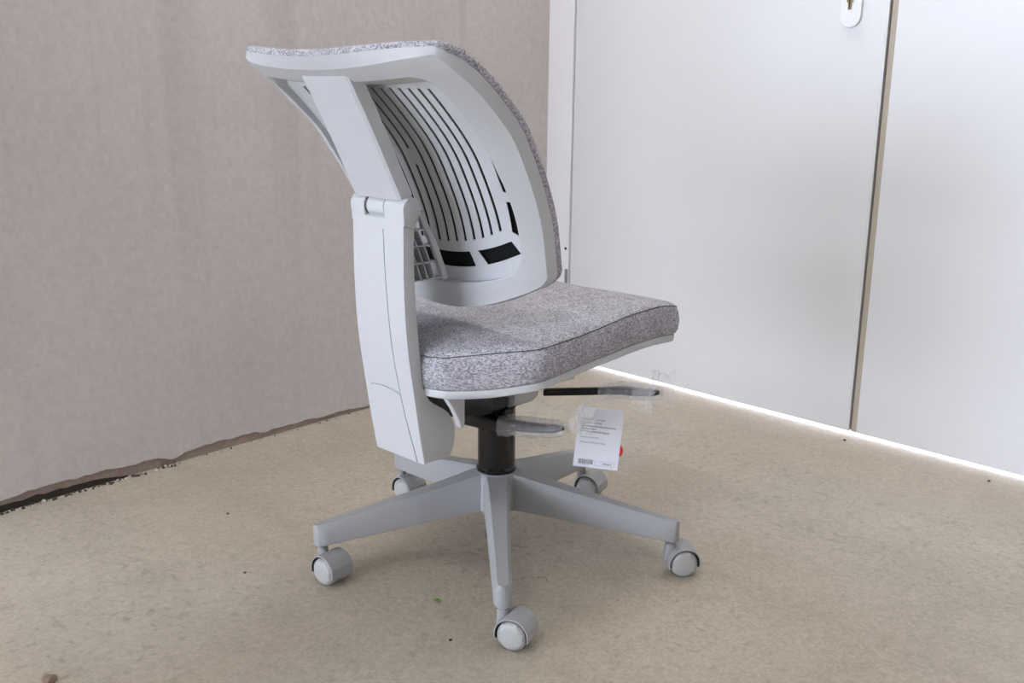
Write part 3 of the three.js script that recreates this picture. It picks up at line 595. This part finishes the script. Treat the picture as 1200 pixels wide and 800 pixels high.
// ---------------------------------------------------------------- plastic wraps on the levers
function wrap(pts) {                        // pts: [w, y, u, half depth, half height]: a crinkled sleeve of rounded-square section
  const n1 = noise2(16, 22), n2 = noise2(7, 9);
  const loops = pts.map(([w, y, u, a, b], i) => { const l = []; for (let k = 0; k < 24; k++) { const t = k / 24 * Math.PI * 2, c = Math.cos(t), s = Math.sin(t), e = 0.55, q = i / pts.length, d = 0.0045 * n1(k / 24, q) + 0.004 * n2(k / 24, q); l.push(P(w + 0.003 * (n2(q, k / 24) - 0.5), y + Math.sign(s) * Math.abs(s) ** e * b + s * d, u + Math.sign(c) * Math.abs(c) ** e * a + c * d)); } return l; });
  return facets(loft(loops));
}
function facets(g) { g = g.toNonIndexed(); g.computeVertexNormals(); return boxUV(g); }
const wrapPath = (pts, n) => { const f = [1, 2, 3, 4].map((k) => curve1(pts.map((p) => [p[0], p[k]]))); const out = []; for (let i = 0; i <= n; i++) { const w = lerp(pts[0][0], pts[pts.length - 1][0], i / n); out.push([w, ...f.map((q) => q(w))]); } return out; };
function crumpled(c, ex, ey, amp, na = 10, nb = 10) {   // a crinkled bit of film around centre c spanned by ex, ey
  const n1 = noise2(5, 5), n2 = noise2(11, 11), nn = V().crossVectors(ex, ey).normalize(), pos = [], idx = [];
  for (let i = 0; i <= na; i++) for (let j = 0; j <= nb; j++) {
    const a = i / na, b = j / nb, r = 1 + 0.25 * (n1(a, b) - 0.5);
    const p = c.clone().addScaledVector(ex, (a - 0.5) * r).addScaledVector(ey, (b - 0.5) * (1 + 0.3 * (n1(b, a) - 0.5))).addScaledVector(nn, amp * (Math.abs(n1(a, b + 0.5) - 0.5) * 1.3 + Math.abs(n2(a, b) - 0.5)));
    pos.push(p.x, p.y, p.z);
  }
  for (let i = 0; i < na; i++) for (let j = 0; j < nb; j++) { const q = i * (nb + 1) + j; idx.push(q, q + nb + 1, q + nb + 2, q, q + nb + 2, q + 1); }
  return facets(geo(pos, idx));
}
{
  const near = thing('plastic_wrap', 'clear crinkled plastic film around the near black lever, beside the gas column', 'plastic wrap');
  part('film_tube', wrap(wrapPath([[0.052, 0.2740, -0.031, 0.0180, 0.0155], [0.065, 0.276, -0.03, 0.0195, 0.0135], [0.08, 0.2785, -0.029, 0.0215, 0.0115], [0.12, 0.2845, -0.028, 0.0230, 0.0105], [0.158, 0.2915, -0.026, 0.0215, 0.0098], [0.176, 0.295, -0.026, 0.0185, 0.0088], [0.186, 0.297, -0.026, 0.0140, 0.0070], [0.195, 0.299, -0.025, 0.008, 0.005]], 24)), M.film, near);
  part('film_tail', crumpled(P(0.209, 0.316, -0.010), P(0.022, 0.045, 0.012), P(0.02, -0.012, 0.015), 0.010), M.film, near);
  part('film_tail', crumpled(P(0.213, 0.303, -0.006), P(0.030, 0.004, 0.022), P(0.0, 0.024, 0.004), 0.009), M.film, near);
  const far = thing('plastic_wrap', 'clear loose plastic bag on the end of the far black lever, near the door', 'plastic wrap');
  part('film_tube', wrap(wrapPath([[0.143, 0.3225, 0.135, 0.0105, 0.0102], [0.158, 0.3262, 0.136, 0.0130, 0.0100], [0.185, 0.3315, 0.139, 0.0180, 0.0094], [0.225, 0.3365, 0.142, 0.0185, 0.0088], [0.25, 0.340, 0.144, 0.0150, 0.0085], [0.259, 0.342, 0.145, 0.0115, 0.0075]], 18)), M.film, far);
  part('film_tail', crumpled(P(0.252, 0.345, 0.172), P(0.044, 0.010, 0.004), P(-0.006, 0.058, 0.004), 0.010), M.film, far);
  part('film_tail', crumpled(P(0.254, 0.338, 0.110), P(0.044, 0.006, 0.004), P(0.006, 0.048, 0.004), 0.009), M.film, far);
}

// ---------------------------------------------------------------- price tag in its sleeve
{
  const C = P(0.139, 0.2300, 0.130), tag = thing('price_tag', 'white printed price tag in a clear sleeve hanging below the lever, red sticker behind', 'price tag', [C.x, C.y, C.z]);
  tag.rotation.order = 'YXZ'; tag.rotation.set(-0.10, THREE.MathUtils.degToRad(40), -0.085);
  const cw = 480, ch = 660, cv = document.createElement('canvas'); cv.width = cw; cv.height = ch;
  const x = cv.getContext('2d'); x.fillStyle = '#f4f5fb'; x.fillRect(0, 0, cw, ch);
  x.fillStyle = '#33343c'; x.font = '26px sans-serif';
  x.fillText('Artikel-Nr. :   101088', 44, 142); x.fillText('Lieferant :   87308', 44, 178);
  x.font = 'bold 25px sans-serif'; x.fillText('Bürodrehstuhl ohne Armlehne', 44, 214); x.fillText('Bu Flexi Grau', 44, 244); x.fillText('B-25 mm Farbe RE Regale', 44, 274);
  x.fillStyle = '#6a6c88'; x.font = '23px sans-serif'; x.fillText('Modell: Lehrerstuhl', 44, 336); x.fillText('Bitte das Schild mitbringen', 44, 392);
  x.fillStyle = '#2c2d36'; let bx = 50; while (bx < 205) { const w = 2 + Math.floor(rnd() * 5); x.fillRect(bx, 572, w, 52); bx += w + 2 + Math.floor(rnd() * 5); }
  x.fillStyle = '#55577a'; x.fillRect(50, 630, 120, 2);
  x.strokeStyle = '#8c8ea6'; x.lineWidth = 2; x.strokeRect(228, 584, 210, 46); x.fillStyle = '#2c2d36'; x.font = 'bold 25px sans-serif'; x.fillText('279,00 €', 312, 617);
  const t = new THREE.CanvasTexture(cv); t.colorSpace = THREE.SRGBColorSpace; t.flipY = true; t.anisotropy = 8;
  const W = 0.0835, H = 0.115;
  const front = new THREE.PlaneGeometry(W, H); front.translate(0, 0, 0.0004);
  const card = part('card', span(-W / 2, W / 2, -H / 2, H / 2, -0.0004, 0.0003), std({ color: 0xf0f1f8, roughness: 0.6 }), tag);
  part('print', front, std({ map: t, roughness: 0.55 }), card);
  const sl = slab((a, b) => V(lerp(-W / 2 - 0.002, W / 2 + 0.0025, a), lerp(-H / 2 - 0.0025, H / 2 + 0.017, b), 0.0012 + 0.0016 * Math.sin(b * 3.1) * Math.sin(a * 3.1)), 12, 12, () => V(0, 0, -0.0002));
  part('sleeve', boxUV(sl), M.sleeve, tag);
  part('seal_edge', boxUV(tube([[-W / 2 - 0.002, H / 2 + 0.0165, 0.001], [0, H / 2 + 0.0155, 0.002], [W / 2 + 0.0025, H / 2 + 0.0165, 0.001]], 0.0011, 20, 6)), new THREE.MeshPhysicalMaterial({ color: 0xffffff, roughness: 0.25, transmission: 0.35, thickness: 0, side: THREE.DoubleSide }), tag);
  part('sticker', boxUV(new THREE.CylinderGeometry(0.0135, 0.0135, 0.0006, 40).rotateX(Math.PI / 2).translate(W / 2 - 0.007, -0.020, -0.0012)), M.red, tag);
  tag.updateMatrixWorld(true);
  const loop = [[0.139, 0.3065, 0.1300], [0.1395, 0.3100, 0.1262], [0.140, 0.3215, 0.1245], [0.140, 0.3320, 0.1290], [0.140, 0.3332, 0.1350], [0.140, 0.3315, 0.1420], [0.1395, 0.3200, 0.1450], [0.139, 0.3100, 0.1400], [0.139, 0.3065, 0.1310]].map(([w, y, u]) => tag.worldToLocal(P(w, y, u)));
  part('thread', tube([...loop, V(-0.002, H / 2 + 0.0165, 0.0012)], 0.0004, 60, 5), M.sleeve, tag);
}

// ---------------------------------------------------------------- small things on the floor
{
  const lf = thing('leaf', 'small green leaf fragment lying on the concrete floor between the two front castors', 'leaf', [0.0695, 0, 0.2135]);
  lf.rotation.y = 0.5;
  part('blade', boxUV(slab((a, b) => V(lerp(-0.008, 0.008, a), 0.0012 + 0.003 * Math.sin(a * 3.14) - 0.001 * Math.abs(b - 0.5), (b - 0.5) * 0.007 * Math.sin(clamp(a, 0.05, 0.95) * 3.14)), 10, 4, () => V(0, 0.0004, 0))), M.leaf, lf);
  const tw = thing('twig', 'short curved brown straw lying on the floor right of the front arm', 'twig', [0.1459, 0, 0.0254]);
  part('stalk', tube([[-0.012, 0.0008, 0.004], [-0.004, 0.003, -0.002], [0.006, 0.004, -0.003], [0.013, 0.0008, 0.002]], 0.0006, 24, 6), M.twig, tw);
  const crumbs = [[-0.156, 0.7842, 0.011, 'flat brown crumb at the near left edge of the floor', 0x83725f], [0.5436, -1.05, 0.0036, 'dark pebble on the floor in front of the right door leaf', 0x3c3834], [0.1815, -1.070, 0.0036, 'dark pebble under the joint between the door leaves', 0x3c3834], [0.1804, 0.283, 0.0028, 'tiny dark crumb left of the front castor', 0x2e2a26], [-0.5067, 0.2779, 0.003, 'tiny dark crumb near the left wall', 0x4b4138], [-0.2542, 0.3928, 0.0028, 'tiny dark crumb in the middle of the left floor', 0x4b4138]];
  for (const [cx, cz, r, label, col] of crumbs) {
    const g = new THREE.IcosahedronGeometry(r, 1); const p = g.attributes.position;
    const h = noise2(7, 7);
    for (let i = 0; i < p.count; i++) { const k = 0.8 + 0.4 * h(p.getX(i) / r * 0.3 + 0.5, p.getZ(i) / r * 0.3 + p.getY(i) / r * 0.2 + 0.5); p.setXYZ(i, p.getX(i) * k, p.getY(i) * k * 0.5, p.getZ(i) * k); }
    g.computeBoundingBox(); g.translate(0, -g.boundingBox.min.y - 0.0003, 0);
    const o = part(numbered('crumb'), boxUV(smooth(g)), std({ color: col, roughness: 1 }), scene); o.position.set(cx, 0, cz); o.userData = { label, category: 'crumb' };
  }
  // rubble along the broken foot of the wall
  const list = [];
  for (let i = 0; i < 220; i++) {
    const z = rnd() < 0.75 ? rr(0.22, 0.72) : rr(-0.5, 0.3), r = rr(0.0012, 0.0052) * (z > 0.2 ? 1 : 0.55), g = new THREE.IcosahedronGeometry(r, 0);
    g.scale(rr(0.7, 1.4), rr(0.4, 0.9), rr(0.7, 1.5)); g.rotateY(rnd() * 6); g.translate(wallX(z) + 0.001 + Math.abs(rnd() + rnd() - 1) * 0.014, r * 0.3, z);
    const col = rnd() < 0.45 ? [0.58, 0.55, 0.50] : [0.08, 0.062, 0.045], n = g.attributes.position.count, c = new Float32Array(n * 3);
    for (let k = 0; k < n; k++) c.set(col, k * 3);
    const gg = boxUV(g); gg.setAttribute('color', new THREE.BufferAttribute(c, 3)); list.push(gg);
  }
  const a = part('plaster_rubble', mergeGeometries(list), std({ color: 0xffffff, vertexColors: true, roughness: 1 }), scene);
  a.userData = { kind: 'stuff', label: 'pale and dark plaster rubble along the broken foot of the left wall', category: 'rubble' };
}

renderer.render(scene, camera);
